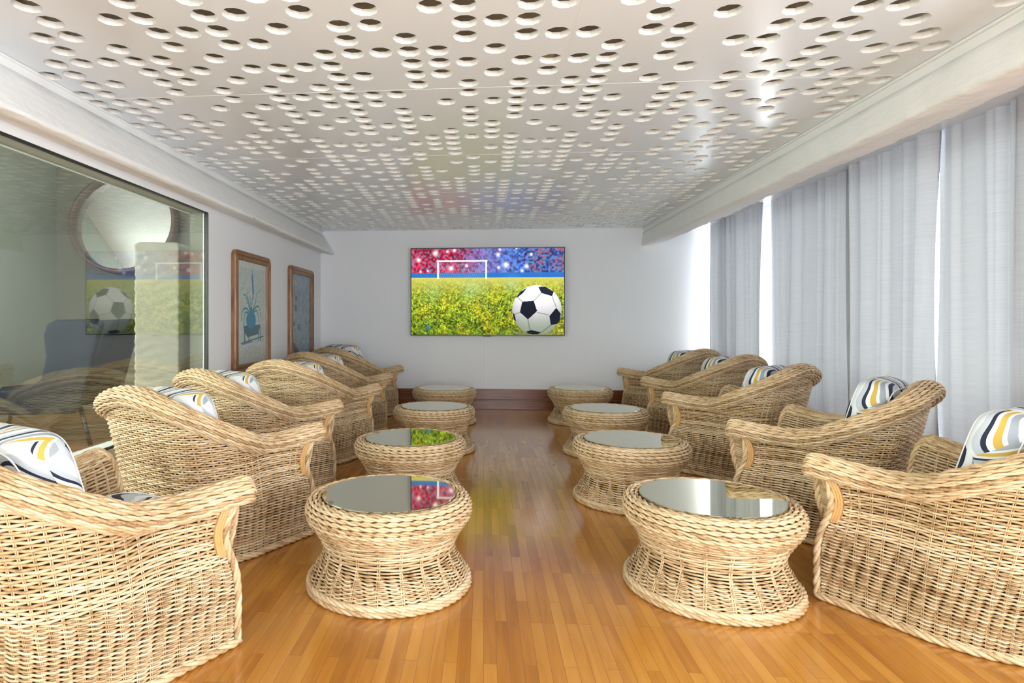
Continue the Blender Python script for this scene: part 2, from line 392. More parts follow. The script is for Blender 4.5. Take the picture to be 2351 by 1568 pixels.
dx = [(RH * math.cos(2 * PI * k / 10), RH * math.sin(2 * PI * k / 10)) for k in range(10)]
for j in range(J0, J1 + 1):
    for i in range(-18, 24):
        cx = OX + PX * i; cy = OY + PY * j; x0 = cx - PX / 2; x1 = cx + PX / 2; y0 = cy - PY / 2; y1 = cy + PY / 2
        y1 = min(y1, YB)
        if y0 >= YB: continue
        has = -17 <= i <= 17 and cy + RH < YB - 0.01 and hole(i, j)
        n = len(V)
        if not has:
            V += [(x0, y0, CH), (x1, y0, CH), (x1, y1, CH), (x0, y1, CH)]; F.append((n, n + 3, n + 2, n + 1)); MI.append(0)
        else:
            ring = [(cx + a, cy + b_) for a, b_ in dx]
            V += [(x0, y0, CH), (x1, y0, CH), (x1, y1, CH), (x0, y1, CH), (x0, cy, CH), (x1, cy, CH)]
            V += [(a, b_, CH) for a, b_ in ring] + [(a, b_, CH + TH) for a, b_ in ring]
            r = n + 6
            F.append((n + 5, r + 0, r + 1, r + 2, r + 3, r + 4, r + 5, n + 4, n + 3, n + 2)); MI.append(0)
            F.append((n + 4, r + 5, r + 6, r + 7, r + 8, r + 9, r + 0, n + 5, n + 1, n + 0)); MI.append(0)
            for k in range(10):
                k2 = (k + 1) % 10; F.append((r + k, r + k2, r + 10 + k2, r + 10 + k)); MI.append(1)
me = D.meshes.new('ceiling'); me.from_pydata(V, [], F); me.materials.append(M['ceiling']); me.materials.append(M['hole'])
me.polygons.foreach_set('material_index', MI); me.update()
ceil = link(D.objects.new('ceiling', me)); struct(ceil)
g = G(); g.box(XL - 0.12, XW + 0.12, YR - 0.1, YB + 0.1, 2.78, 2.88)
g.obj('ceiling_slab', M['plenum'], ceil)
g = G()
for x in (-1.9, -0.9, 0.3, 1.3, 2.3): g.box(x - 0.03, x + 0.03, YR, YB, CH + 0.06, CH + 0.11)
for y in np.arange(-2, 8, 1.27):
    for x in (-1.9, -0.9, 0.3, 1.3, 2.3): g.tube([(x, y, CH + 0.1), (x, y, 2.80)], 0.006, 6)
g.obj('ceiling_hanger', M['plenum'], ceil)
g = G()
for k in (3,):
    x = OX + PX * (k + 0.5); g.box(x - 0.001, x + 0.001, YR, YB, CH - 0.0008, CH + 0.002)
for k in (-25, -15, -5, 6, 16, 26, 36):
    y = OY + PY * (k + 0.5); g.box(-2.15, 2.05, y - 0.001, y + 0.001, CH - 0.0008, CH + 0.002)
g.obj('ceiling_seam', M['white'], ceil)

# ragged plaster beams along both sides, with the metal strip that edges the panels
def beam(n, prof, wob):
    ys = np.linspace(YR, YB, 900); k = len(prof); V = []; F = []
    ph = rng.uniform(0, 6, 8)
    for a, y in enumerate(ys):
        for q, (x, z) in enumerate(prof):
            wb = wob[q]
            if wb:
                e = sum(math.sin(y * fq + ph[t] + q * 1.7) * am for t, (fq, am) in enumerate(((2.1, .5), (5.3, .4), (11.7, .3), (23, .25), (41, .2), (77, .15))))
                e2 = rng.uniform(-1, 1) * 0.25
                x += wb * 0.6 * (e * math.cos(q)) + wb * e2 * 0.5; z += wb * e * 0.8 + wb * e2
            V.append((x, y, z))
    for a in range(len(ys) - 1):
        for q in range(k - 1): F.append((a * k + q, (a + 1) * k + q, (a + 1) * k + q + 1, a * k + q + 1))
    g = G(); g.add(V, F, True); o = g.obj('trim_%d' % n, M['plaster']); struct(o); return o
def arcprof(pts, n=5): return [tuple(p[:2]) for p in cr([(a, b_, 0) for a, b_ in pts], n)]
pl = [(-2.14, 2.288), (-2.125, 2.286), (-2.09, 2.23), (-2.055, 2.17), (-2.02, 2.11), (-1.995, 2.068), (-1.985, 2.045), (-1.995, 2.033), (-2.03, 2.036), (-2.07, 2.044), (-2.12, 2.052), (-2.18, 2.056)]
beam(1, pl, [0, .0003, .0006, .001, .002, .005, .008, .009, .008, .007, .005, .001])
pr = [(2.05, 2.288), (2.035, 2.286), (2.03, 2.25), (2.025, 2.20), (2.02, 2.155), (2.018, 2.125), (2.03, 2.114), (2.08, 2.112), (2.14, 2.112), (2.19, 2.113), (2.212, 2.118), (2.22, 2.14), (2.22, 2.42)]
beam(2, pr, [0, .0005, .001, .0015, .003, .006, .007, .004, .003, .005, .009, .006, 0])
g = G(); g.box(-2.2, -2.145, YR, YB, CH - 0.06, CH - 0.0015); g.box(-2.1448, -2.137, YR, YB, CH - 0.012, CH - 0.0015)
struct(g.obj('trim_3', M['white']))
g = G(); g.box(2.04, 2.2, YR, YB, CH - 0.06, CH - 0.0015); g.box(2.026, 2.0398, YR, YB, CH - 0.014, CH - 0.0015)
struct(g.obj('trim_4', M['white']))

# ------------------------------------------------------------------ next room behind the glass
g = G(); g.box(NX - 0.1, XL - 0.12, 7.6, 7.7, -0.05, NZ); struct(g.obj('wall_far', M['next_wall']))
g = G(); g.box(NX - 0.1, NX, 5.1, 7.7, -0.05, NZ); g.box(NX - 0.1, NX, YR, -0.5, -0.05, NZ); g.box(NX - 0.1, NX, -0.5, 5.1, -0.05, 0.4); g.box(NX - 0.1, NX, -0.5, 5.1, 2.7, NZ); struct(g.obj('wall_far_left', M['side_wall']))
g = G(); g.box(NX - 0.1, XL - 0.12, YR, 7.7, NZ, NZ + 0.1); struct(g.obj('ceiling_far', M['white']))
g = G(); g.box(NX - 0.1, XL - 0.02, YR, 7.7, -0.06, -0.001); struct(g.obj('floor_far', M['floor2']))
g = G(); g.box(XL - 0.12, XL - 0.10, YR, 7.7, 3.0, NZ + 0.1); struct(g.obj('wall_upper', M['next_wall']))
g = G(); g.box(NX - 0.1, XL - 0.1, YR - 0.12, YR, 2.75, NZ); g.box(NX - 0.1, XL - 0.1, YR - 0.12, YR, -0.05, 0.2); g.box(NX - 0.1, -5.4, YR - 0.12, YR, 0.2, 2.75); g.box(-2.4, XL - 0.1, YR - 0.12, YR, 0.2, 2.75)
struct(g.obj('wall_far_rear', M['white']))
window(7, 'y', -5.4, -2.4, 0.2, 2.75, YR - 0.06, 3, 1)
window(8, 'x', -0.5, 5.1, 0.4, 2.7, NX - 0.05, 4, 1)  # window added out of view for more daylight in the next room
# round mirror
mt = thing('round_mirror', 'large round mirror in deep walnut frame behind the glass partition', 'mirror', (-4.54, 7.45, 2.37), 0)
mt.rotation_euler = (math.radians(-8), 0, math.radians(9))
g = G(); R0 = 0.60
def lathe_y(prof, k=96):
    n = len(prof); V = [(r * math.cos(2 * PI * i / k), -y, r * math.sin(2 * PI * i / k)) for i in range(k) for r, y in prof]
    F = [(i * n + j, ((i + 1) % k) * n + j, ((i + 1) % k) * n + (j + 1), i * n + j + 1) for i in range(k) for j in range(n - 1)]
    return V, F
g.add(*lathe_y([(R0 + 0.045, 0), (R0 + 0.045, 0.16), (R0, 0.16), (R0, 0.0)])); g.obj('mirror_frame', M['mirror_frame'], mt)
k = 96; V = [(R0 * math.cos(2 * PI * i / k), y, R0 * math.sin(2 * PI * i / k)) for y in (-0.035, -0.025) for i in range(k)]
g = G(); g.add(V, [tuple(range(k)), tuple(range(2 * k - 1, k - 1, -1))], False); g.obj('mirror_glass', M['mirror'], mt)
# paper column lamp
lt = thing('paper_floor_lamp', 'tall square crinkled white paper column lamp behind the glass', 'lamp', (-2.56, 4.72, 0), 0.16)
hw = 0.165; ns = 24; zs = np.linspace(0.05, 1.765, 90); V = []; F = []
base = []
for sd in range(4):
    for t in np.linspace(-1, 1, ns, endpoint=False):
        base.append([(t, -1), (1, t), (-t, 1), (-1, -t)][sd])
base = np.array(base) * hw; nb = len(base)
for a, z in enumerate(zs):
    for q, (x, y) in enumerate(base):
        e = 0.004 * math.sin(z * 95 + 2.5 * math.sin(q * .21 + z * 9)) + 0.002 * math.sin(z * 41 + q * .5)
        kf = 1 - 0.12 * max(0, (z - 1.74) / 0.025) ** 2
        V.append((x * kf * (1 + e / hw), y * kf * (1 + e / hw), z))
for a in range(len(zs) - 1):
    for q in range(nb): F.append((a * nb + q, a * nb + (q + 1) % nb, (a + 1) * nb + (q + 1) % nb, (a + 1) * nb + q))
F.append(tuple(range((len(zs) - 1) * nb, len(zs) * nb)))
g = G(); g.add(V, F, True); g.obj('paper_shade', M['paper'], lt)
g = G(); g.box(-0.15, 0.15, -0.15, 0.15, 0, 0.05); g.obj('lamp_base', M['dark_leg'], lt, 0.005)
# dark lounge chair: high slanted back, long seat, thin legs
lc = thing('lounge_chair', 'dark navy leather high back lounge chair behind the glass', 'chair', (-4.02, 5.65, 0), math.radians(94))
def slab(pts, w0, th, n=12):
    """pts: centre line in (y,z); a padded shell w0 wide"""
    C = cr([(0, a, b_) for a, b_ in pts], 6); T, A, B = frames(C); g = G(); V = []; F = []
    us = np.linspace(-1, 1, n)
    for s_ in (1, -1):
        for a in range(len(C)):
            wloc = w0(a / (len(C) - 1))
            for u in us:
                puff = th * (1 - abs(u) ** 4) ** .5 * (1 - abs(2 * a / (len(C) - 1) - 1) ** 8) ** .5
                nrm = np.cross(T[a], (1, 0, 0)); curve = 0.05 * u * u
                p = C[a] + np.array([u * wloc, 0, 0]) + nrm * (s_ * puff) - nrm * curve * 1.0
                V.append(p)
    m_ = len(C)
    for s_ in range(2):
        for a in range(m_ - 1):
            for u in range(n - 1):
                q = s_ * m_ * n + a * n + u; F.append((q, q + 1, q + n + 1, q + n))
    g.add(V, F, True); return g
slab([(-0.20, 0.38), (-0.30, 0.62), (-0.42, 0.90), (-0.52, 1.17)], lambda t: 0.34 - 0.07 * t ** 2, 0.05).obj('backrest', M['navy'], lc)
slab([(-0.26, 0.40), (0.0, 0.40), (0.35, 0.44), (0.75, 0.40)], lambda t: 0.34, 0.07).obj('seat', M['navy'], lc)
SP = [(-.52, 1.14), (-.46, 1.17), (-.08, 1.16), (0.0, 1.12), (0.03, 1.02), (.01, .82), (.05, .62), (.20, .53), (.60, .50), (.92, .47), (.95, .36), (.85, .30), (.30, .28), (-.25, .30), (-.31, .36), (-.42, .80)]
for s_ in (-1, 1):
    n_ = len(SP); V = [(s_ * 0.34 + dx_, a, b_) for dx_ in (-0.03, 0.03) for a, b_ in SP]
    F = [tuple(range(n_))[::-1], tuple(range(n_, 2 * n_))] + [(i, (i + 1) % n_, n_ + (i + 1) % n_, n_ + i) for i in range(n_)]
    G().add(V, F, False).obj('side_wing', M['navy'], lc, 0.022, 4)
    for yy, dy in ((-0.25, -0.12), (0.75, 0.08)):
        G().tube([(s_ * 0.27, yy, 0.38), (s_ * 0.30, yy + dy, 0.0)], 0.02, 8).obj('leg', M['dark_leg'], lc)
# second dark seat lower left behind the glass
ot = thing('footstool', 'dark leather footstool left of the lounge chair behind glass', 'footstool', (-5.0, 4.7, 0), math.radians(20))
slab([(-0.38, 0.33), (-0.1, 0.36), (0.1, 0.36), (0.38, 0.33)], lambda t: 0.42, 0.11).obj('seat_pad', M['navy'], ot)
for a in (-1, 1):
    for b_ in (-1, 1): G().tube([(a * .3, b_ * .28, .3), (a * .33, b_ * .31, 0)], 0.018, 8).obj('leg', M['dark_leg'], ot)
g = G(); g.box(-4.86, -4.78, 7.585, 7.6, 1.0, 1.08); tag(g.obj('wall_socket', M['black'], None, 0.004), 'small black wall socket on the far wall behind the glass', 'socket')
# lights on the next room's ceiling (seen in the mirror)
tl = thing('track_light', 'white ceiling track light seen in the round mirror', 'ceiling light', (-4.62, 2.0, NZ), 0)
G().box(-0.38, 0.38, -0.02, 0.02, -0.05, 0).obj('track', M['lampwhite'], tl, 0.005)
g = G(); g.lathe([(0.0, -0.14), (0.05, -0.14), (0.05, -0.05), (0.03, 0)], 24, (-0.75, 0, 0)); g.obj('spot_head', M['lampwhite'], tl)
pd = thing('pendant_lamp', 'shell shaped pendant lamp seen in the round mirror', 'pendant lamp', (-4.5, -0.8, NZ), 0)
G().lathe([(0.0, -0.10), (0.07, -0.08), (0.09, 0)], 24).obj('ceiling_rose', M['lampwhite'], pd)
G().tube([(0, 0, -0.08), (0, 0, -0.62)], 0.006, 6).obj('cord', M['lampwhite'], pd)
G().lathe([(0.01, -0.60), (0.16, -0.66), (0.27, -0.78), (0.24, -0.84), (0.12, -0.86), (0.0, -0.87)], 32).obj('lamp_shade', M['paper'], pd)

for nm_, lp, en in (('pendant_fill', (-4.5, -0.8, 2.45), 420), ('track_fill', (-5.3, 2.0, 3.0), 30), ('track_fill', (-4.3, 2.0, 3.0), 30)):  # fill points added at the fixtures to brighten the ceiling the mirror reflects
    l = D.lights.new(nm_, 'POINT'); l.energy = en; l.shadow_soft_size = 0.08; l.color = (1, 0.95, 0.88); o = link(D.objects.new(nm_, l)); o.location = lp
# ------------------------------------------------------------------ curtains
def curtain(y0, y1, label, seed, pinch=None, dens=1.0, top=2.44, off=0.0):
    r = np.random.default_rng(seed); n = int((y1 - y0) / 0.0065); ys = np.linspace(0, 1, n); zs = np.linspace(0.015, top, 22)
    Y = y0 + (y1 - y0) * ys
    ph = r.uniform(0, 6.28, 6)
    warp = Y + 0.03 * np.sin(Y * 9 + ph[0]) + 0.02 * np.sin(Y * 23 + ph[1])
    wl = 0.21 / dens
    base = np.sin(warp * 2 * PI / wl + ph[2]); base = np.sign(base) * np.abs(base) ** 0.8
    sec = np.sin(warp * 2 * PI / (wl * 0.43) + ph[3]); amp = 0.050 * (0.7 + 0.5 * np.sin(Y * 5.1 + ph[4]))
    V = []
    for z in zs:
        t = z / top
        sway = 0.02 * np.sin(Y * 3.3 + t * 2.2 + ph[5]) * (1 - t)
        X = XC + off + amp * base * (0.75 + 0.35 * (1 - t)) + 0.009 * sec * (0.4 + 0.6 * t) + sway
        yy = Y + 0.012 * np.sin(t * 3 + Y * 11)
        if pinch:   # pull the free edge in towards the middle height
            side, am = pinch; wgt = (ys if side > 0 else 1 - ys) ** 6
            yy = yy - side * am * wgt * math.sin(PI * min(1, (1 - t) * 1.15)) ** 1
        V.append(np.stack([X, yy, np.full(n, z)], 1))
    V = np.concatenate(V); i = np.arange(len(zs) - 1)[:, None]; j = np.arange(n - 1)[None]
    F = np.stack([i * n + j, i * n + j + 1, (i + 1) * n + j + 1, (i + 1) * n + j], -1).reshape(-1, 4)
    o = npmesh('curtain', V, F, M['curtain']); tag(o, label, 'curtain', 'grey linen curtains along the window wall'); return o
curtain(6.37, 7.88, 'light grey curtain panel next to the back wall, farthest on the right', 1, (-1, 0.05), 1.7)
curtain(5.02, 6.41, 'light grey curtain panel second from the back wall, behind the third right armchair', 2, (1, 0.02), 1.3, off=0.04)
curtain(4.07, 5.07, 'light grey curtain panel third from the back wall, behind the second right armchair', 3, (-1, 0.045), 1.1)
curtain(3.45, 4.13, 'light grey curtain panel fourth from the back wall, above the nearest right armchair', 4, (1, 0.03), 1.0, off=0.04)
curtain(1.2, 3.50, 'light grey curtain panel at the right edge of the picture', 5, None, 0.9)
g = G(); g.tube([(XC + .02, 1.1, 2.50), (XC + .02, 7.95, 2.50)], 0.012, 8); tag(g.obj('curtain_rail', M['white']), 'white curtain rail above the grey curtains, mostly hidden by the beam', 'curtain rail')

# ------------------------------------------------------------------ television with football picture
def vnoise(h, w_, sc, seed):
    r = np.random.default_rng(seed); gh, gw = int(h / sc) + 3, int(w_ / sc) + 3; g_ = r.random((gh, gw))
    y = np.arange(h) / sc; x = np.arange(w_) / sc; yi = y.astype(int); xi = x.astype(int); fy = (y - yi)[:, None]; fx = (x - xi)[None]
    fy = fy * fy * (3 - 2 * fy); fx = fx * fx * (3 - 2 * fx)
    a = g_[yi][:, xi]; b_ = g_[yi][:, xi + 1]; c = g_[yi + 1][:, xi]; d = g_[yi + 1][:, xi + 1]
    return (a * (1 - fx) + b_ * fx) * (1 - fy) + (c * (1 - fx) + d * fx) * fy
def inpoly(X, Y, P):
    r = np.zeros(X.shape, bool); n = len(P)
    for i in range(n):
        x1, y1 = P[i]; x2, y2 = P[(i + 1) % n]
        c = ((y1 > Y) != (y2 > Y)) & (X < (x2 - x1) * (Y - y1) / (y2 - y1 + 1e-9) + x1); r ^= c
    return r
def seg(X, Y, a, b_, wd):
    ax, ay = a; bx, by = b_; t = np.clip(((X - ax) * (bx - ax) + (Y - ay) * (by - ay)) / ((bx - ax) ** 2 + (by - ay) ** 2), 0, 1)
    return np.hypot(X - ax - t * (bx - ax), Y - ay - t * (by - ay)) < wd
def s2l(c): c = np.asarray(c, float) / 255; return np.where(c < .04045, c / 12.92, ((c + .055) / 1.055) ** 2.4)
def paint_tv(W_, H_):
    # coordinates follow the picture on the screen: x 157..1360, y 150..825
    X, Y = np.meshgrid(157 + (np.arange(W_) + .5) / W_ * 1203, 150 + (np.arange(H_) + .5) / H_ * 675)
    u = (X - 157) / 1203; v = (Y - 150) / 675
    img = np.zeros((H_, W_, 3))
    sc = W_ / 480
    n1 = vnoise(H_, W_, 6 * sc, 1); n2 = vnoise(H_, W_, 5.5 * sc, 2); n3 = vnoise(H_, W_, 9 * sc, 3)
    red = np.array([196, 42, 72.]); blu = np.array([70, 110, 200.]); mag = np.array([170, 70, 160.]); pal = np.array([120, 160, 215.])
    t = np.clip((u - .28) / .3 + (n3 - .5) * .5, 0, 1)[..., None]; base = red * (1 - t) + blu * t
    base = base * (0.55 + 0.9 * n1[..., None])
    ss = lambda v_, a_, b_: np.clip((v_ - a_) / (b_ - a_), 0, 1)[..., None]
    k = ss(n2, .56, .74) * .6; base = base * (1 - k) + np.array([120, 165, 210.]) * k
    k = (1 - ss(n2, .2, .36)) * .5; base = base * (1 - k) + np.array([80, 20, 60.]) * k
    k = ss(n1, .5, .7) * ss(u, .74, .82) * .6; base = base * (1 - k) + np.array([215, 80, 45.]) * k
    hz = np.clip(1 - np.abs(u - .52) / .2, 0, 1)[..., None] * .45; base = base * (1 - hz) + np.array([150, 140, 215.]) * hz
    img[:] = base
    bd = (v > .282) & (v < .338); img[bd] = (45, 120, 205)
    gr = v >= .338
    g1 = vnoise(H_, W_, 3.4 * sc, 5); g2 = vnoise(H_, W_, 8 * sc, 6); g3 = vnoise(H_, W_, 26 * sc, 7); g4 = vnoise(H_, W_, 2.0 * sc, 8)
    dpt = np.clip((v - .338) / .66, 0, 1)
    far = np.array([222, 214, 105.]); mid = np.array([152, 168, 46.]); near = np.array([104, 128, 26.])
    a = np.clip(dpt / .3, 0, 1)[..., None]; b_ = np.clip((dpt - .3) / .7, 0, 1)[..., None]
    gc = far * (1 - a) + mid * a; gc = gc * (1 - b_) + near * b_
    tex = ((g1 - .5) * 1.3 + (g2 - .5) * .7 + (g4 - .5) * .9) * np.clip(dpt * 2.2, 0.05, 1)
    gc = gc * (1 + tex[..., None] * 0.75)
    yel = np.clip((g3 - .5) * 3, 0, 1)[..., None] * np.clip(dpt * 2, 0, 1)[..., None]; gc = gc * (1 - yel * .4) + np.array([205, 175, 35.]) * (1 + tex[..., None] * .6) * yel * .4
    img[gr] = gc[gr]
    for cx, cy, rr, am in ((640, 470, 90, .35), (330, 500, 80, .25), (950, 430, 60, .35)):
        q = (am * np.exp(-((X - cx) ** 2 + (Y - cy) ** 2) / rr ** 2))[..., None]; img = img * (1 - q) + np.array([170, 215, 190.]) * q
    q = (.8 * np.exp(-((X - 288) ** 2 + (Y - 770) ** 2) / 20 ** 2))[..., None]; img = img * (1 - q) + np.array([40, 120, 190.]) * q
    # net and goal
    net = (X > 378) & (X < 748) & (Y > 255) & (Y < 378)
    nl = net & (((X + Y * .3) % 15 < 2.6) | ((Y + 0 * X) % 13 < 2.4)); img[nl] = img[nl] * .6 + np.array([200, 210, 235]) * .4
    for p in (((370, 245), (370, 382), 7), ((752, 245), (752, 382), 7), ((364, 246), (758, 246), 6)): img[seg(X, Y, p[0], p[1], p[2])] = (250, 248, 252)
    for cx, cy, rr in ((215, 238, 16), (350, 185, 20), (445, 172, 11), (500, 165, 12), (475, 305, 17), (597, 285, 12), (847, 200, 14), (908, 280, 21), (850, 300, 11), (1070, 292, 16), (1035, 325, 11), (1105, 200, 12), (860, 160, 10), (290, 325, 9), (230, 330, 9), (990, 150, 9)):
        q = np.clip(1.25 * np.exp(-((X - cx) ** 2 + (Y - cy) ** 2) / (rr * 1.05) ** 2), 0, 1)[..., None]; img = img * (1 - q) + np.array([255, 250, 245.]) * q
    # ball
    q = (np.exp(-(((X - 1150) / 190) ** 2 + ((Y - 815) / 22) ** 2)) * .8)[..., None]; img = img * (1 - q) + np.array([150, 150, 120.]) * q
    cx, cy, R_ = 1150, 633, 193; d = np.hypot(X - cx, (Y - cy)); ball = (d < R_) & (Y < 822)
    nx = (X - cx) / R_; ny = (Y - cy) / R_; nz = np.sqrt(np.clip(1 - nx ** 2 - ny ** 2, 0, 1))
    lit = np.clip(.75 + .35 * (-ny) + .15 * nz, 0, 1.05)
    low = np.clip(ny * 1.3 - .1, 0, 1)[..., None]
    bc = np.stack([252 * lit, 250 * lit, 250 * lit], -1); bc = bc * (1 - low * .5) + np.array([165, 190, 150.]) * low * .5
    img[ball] = bc[ball]
    for a, b2 in (((1152, 650), (1240, 670)), ((1080, 705), (1095, 790)), ((1017, 650), (975, 665)), ((1268, 525), (1300, 612)), ((1125, 560), (1185, 500)), ((1258, 750), (1190, 803)), ((1035, 567), (1000, 532))):
        k = seg(X, Y, a, b2, 3.5) & ball; img[k] = img[k] * .72
    for P in ([(1035, 567), (1125, 560), (1152, 640), (1080, 705), (1017, 650)], [(1160, 452), (1215, 450), (1280, 490), (1268, 525), (1185, 500)], [(1300, 615), (1335, 660), (1325, 735), (1258, 750), (1247, 680)], [(1072, 460), (1022, 488), (982, 537), (1003, 530), (1042, 500)], [(960, 655), (975, 665), (988, 722), (970, 705)], [(1065, 800), (1105, 788), (1185, 805), (1150, 826), (1090, 826)]):
        k = inpoly(X, Y, P) & ball; img[k] = np.array([18, 24, 40]) + 22 * np.clip(-ny[k], 0, 1)[:, None]
    return s2l(np.clip(img, 0, 255))
def colour_grid(name, W_, H_, P00, PU, PV, img, m, parent):
    """a flat picture: grid of faces, one colour per face"""
    P00, PU, PV = map(np.array, (P00, PU, PV)); i = np.arange(H_ + 1)[:, None, None] / H_; j = np.arange(W_ + 1)[None, :, None] / W_
    V = (P00 + j * PU + i * PV).reshape(-1, 3)
    a = np.arange(H_)[:, None]; b_ = np.arange(W_)[None]; n = W_ + 1
    F = np.stack([a * n + b_, (a + 1) * n + b_, (a + 1) * n + b_ + 1, a * n + b_ + 1], -1).reshape(-1, 4)
    o = npmesh(name, V, F, m, parent, False)
    ca = o.data.color_attributes.new('Col', 'FLOAT_COLOR', 'CORNER'); c = np.ones((H_ * W_, 4, 4), np.float32); c[:, :, :3] = img.reshape(-1, 1, 3)
    ca.data.foreach_set('color', c.ravel()); return o
tvx0, tvx1, tvz0, tvz1 = -0.948, 1.035, 0.962, 2.098
tv = thing('television', 'large wall mounted television showing a football on grass before a goal', 'television', ((tvx0 + tvx1) / 2, YB, tvz0), 0)
cxv = (tvx0 + tvx1) / 2; hwv = (tvx1 - tvx0) / 2; hh = tvz1 - tvz0
tv.rotation_euler = (0, 0, 0)
img = paint_tv(480, 270)
G().box(-hwv, hwv, -0.10, -0.062, 0, hh).obj('housing', M['black'], tv, 0.003)
g = G(); t = 0.011
for bxs in ((-hwv, hwv, 0, t), (-hwv, hwv, hh - t, hh), (-hwv, -hwv + t, t, hh - t), (hwv - t, hwv, t, hh - t)): g.box(bxs[0], bxs[1], -0.108, -0.099, bxs[2], bxs[3])
g.obj('bezel', M['black'], tv)
colour_grid('screen', 480, 270, (-hwv + t, -0.103, hh - t), (2 * hwv - 2 * t, 0, 0), (0, 0, -(hh - 2 * t)), img, M['screen'], tv)
G().box(-0.35, 0.35, -0.062, -0.001, 0.25, hh - 0.3).obj('wall_bracket', M['black'], tv)
G().box(-0.05, 0.05, -0.098, -0.075, -0.012, 0).obj('sensor', M['black'], tv, 0.003)
g = G(); g.box(0.014, 0.034, YB - 0.014, YB, 0.262, tvz0 + 0.02); tag(g.obj('cable_cover', M['white'], None, 0.002), 'thin white cable cover running down the wall below the television', 'cable cover')

# ------------------------------------------------------------------ framed pictures
def picture(y0, y1, z0, z1, kind, label):
    t = thing('framed_picture', label, 'picture', (XL, (y0 + y1) / 2, z0), 0)
    hw_ = (y1 - y0) / 2; h_ = z1 - z0; fw = 0.085; dp = 0.05; rad = 0.06
    def rr(hw2, za, zb, r_):
        pts = []
        for cx_, cz_, a0 in ((hw2 - r_, zb - r_, 0), (-hw2 + r_, zb - r_, 90), (-hw2 + r_, za + r_, 180), (hw2 - r_, za + r_, 270)):
            for a in range(0, 91, 15): q = math.radians(a0 + a); pts.append((cx_ + r_ * math.cos(q), cz_ + r_ * math.sin(q)))
        return pts
    # moulding profile: (inset, height off the wall)
    prof = [(0, 0.0), (0, 0.03), (0.006, 0.042), (0.022, 0.05), (0.04, 0.044), (0.046, 0.036), (0.06, 0.040), (fw - 0.006, 0.036), (fw, 0.026), (fw, 0.018)]
    V = []; n = None
    for ins, off in prof:
        P = rr(hw_ - ins, ins, h_ - ins, max(0.004, rad - ins)); n = len(P); V += [(off, a, b_) for a, b_ in P]
    F = [(a * n + q, a * n + (q + 1) % n, (a + 1) * n + (q + 1) % n, (a + 1) * n + q) for a in range(len(prof) - 1) for q in range(n)]
    g = G(); g.add(V, F, False); g.obj('frame', M['frame_wood'], t)
    W_, H_ = 240, 300; X, Y = np.meshgrid((np.arange(W_) + .5) / W_, (np.arange(H_) + .5) / H_)
    if kind == 0:
        n1 = vnoise(H_, W_, 6, 21); n2 = vnoise(H_, W_, 2, 22)
        img = np.ones((H_, W_, 3)) * np.array([190, 198, 192.]) * (0.95 + .1 * n1[..., None])
        inn = (X > .07) & (X < .93) & (Y > .06) & (Y < .80); img[inn] = img[inn] * np.array([.93, .95, .95]) * (.95 + .1 * n2[inn][:, None])
        T_ = np.array([52, 128, 158.]); DK = np.array([66, 98, 118.])
        img[seg(X, Y, (.50, .14), (.53, .30), .028)] = T_; img[seg(X, Y, (.49, .08), (.50, .16), .010)] = T_
        img[seg(X, Y, (.53, .30), (.53, .36), .012)] = T_
        for P in (((.44, .50), (.28, .34), (.20, .33)), ((.44, .50), (.36, .38), (.31, .30)), ((.46, .50), (.48, .40), (.55, .30)), ((.47, .50), (.60, .40), (.66, .28)), ((.46, .52), (.60, .45), (.74, .44), (.82, .56)), ((.44, .52), (.30, .46), (.18, .48), (.12, .58)), ((.46, .52), (.66, .48), (.74, .60)), ((.44, .53), (.26, .50), (.2, .64)), ((.46, .5), (.44, .42), (.42, .33))):
            C = cr([(a, b_, 0) for a, b_ in P], 8)
            for q in range(len(C) - 1): img[seg(X, Y, tuple(C[q][:2]), tuple(C[q + 1][:2]), .011 * (1 - .5 * q / len(C)))] = T_ * .9 + 10
        for q in range(26):
            r = np.random.default_rng(q); a, b_ = r.uniform(.12, .85), r.uniform(.22, .42); img[np.hypot(X - a, Y - b_) < .010] = (120, 150, 160)
        img[seg(X, Y, (.455, .47), (.455, .54), .035)] = T_
        img[inpoly(X, Y, [(.20, .63), (.78, .62), (.76, .67), (.70, .72), (.34, .745), (.22, .69)])] = DK
        for a, b_ in (((.24, .65), (.24, .80)), ((.38, .73), (.38, .79)), ((.72, .70), (.72, .78)), ((.80 - .02, .63), (.79, .78)), ): img[seg(X, Y, a, b_, .013)] = DK
        e = (((X - .455) / .17) ** 2 + ((Y - .575) / .085) ** 2) < 1; img[e] = np.array([44, 130, 165.])
        img[seg(X, Y, (.12, .80), (.9, .745), .006)] = DK; img[seg(X, Y, (.15, .81), (.5, .79), .008)] = (120, 135, 150)
        sg = (n2 > .72) & (Y > .83) & (Y < .92) & (X > .15) & (X < .8); img[sg] = (150, 155, 165)
    else:
        n1 = vnoise(H_, W_, 7, 31); n2 = vnoise(H_, W_, 3, 32); n3 = vnoise(H_, W_, 16, 33)
        img = np.ones((H_, W_, 3)) * np.array([112, 138, 152.]) * (.88 + .25 * n3[..., None])
        k = (n1 > .6); img[k] = img[k] * .5 + np.array([150, 162, 168]) * .5
        k = (n2 > .74) & (Y > .15); img[k] = (86, 104, 120)
        for a, b_, c in ((.22, .3, .05), (.2, .42, .06), (.35, .66, .06), (.12, .62, .04)): img[(np.abs(X - a) < c) & (np.abs(Y - b_) < c * .6)] = (66, 90, 108)
        img[seg(X, Y, (.1, .9), (.3, .97), .05)] = (48, 62, 78)
        img[Y < .03] = (104, 140, 160)
    colour_grid('print', W_, H_, (0.02, -(hw_ - fw), h_ - fw), (0, 2 * (hw_ - fw), 0), (0, 0, -(h_ - 2 * fw)), s2l(np.clip(img, 0, 255)), M['print'], t)
    return t
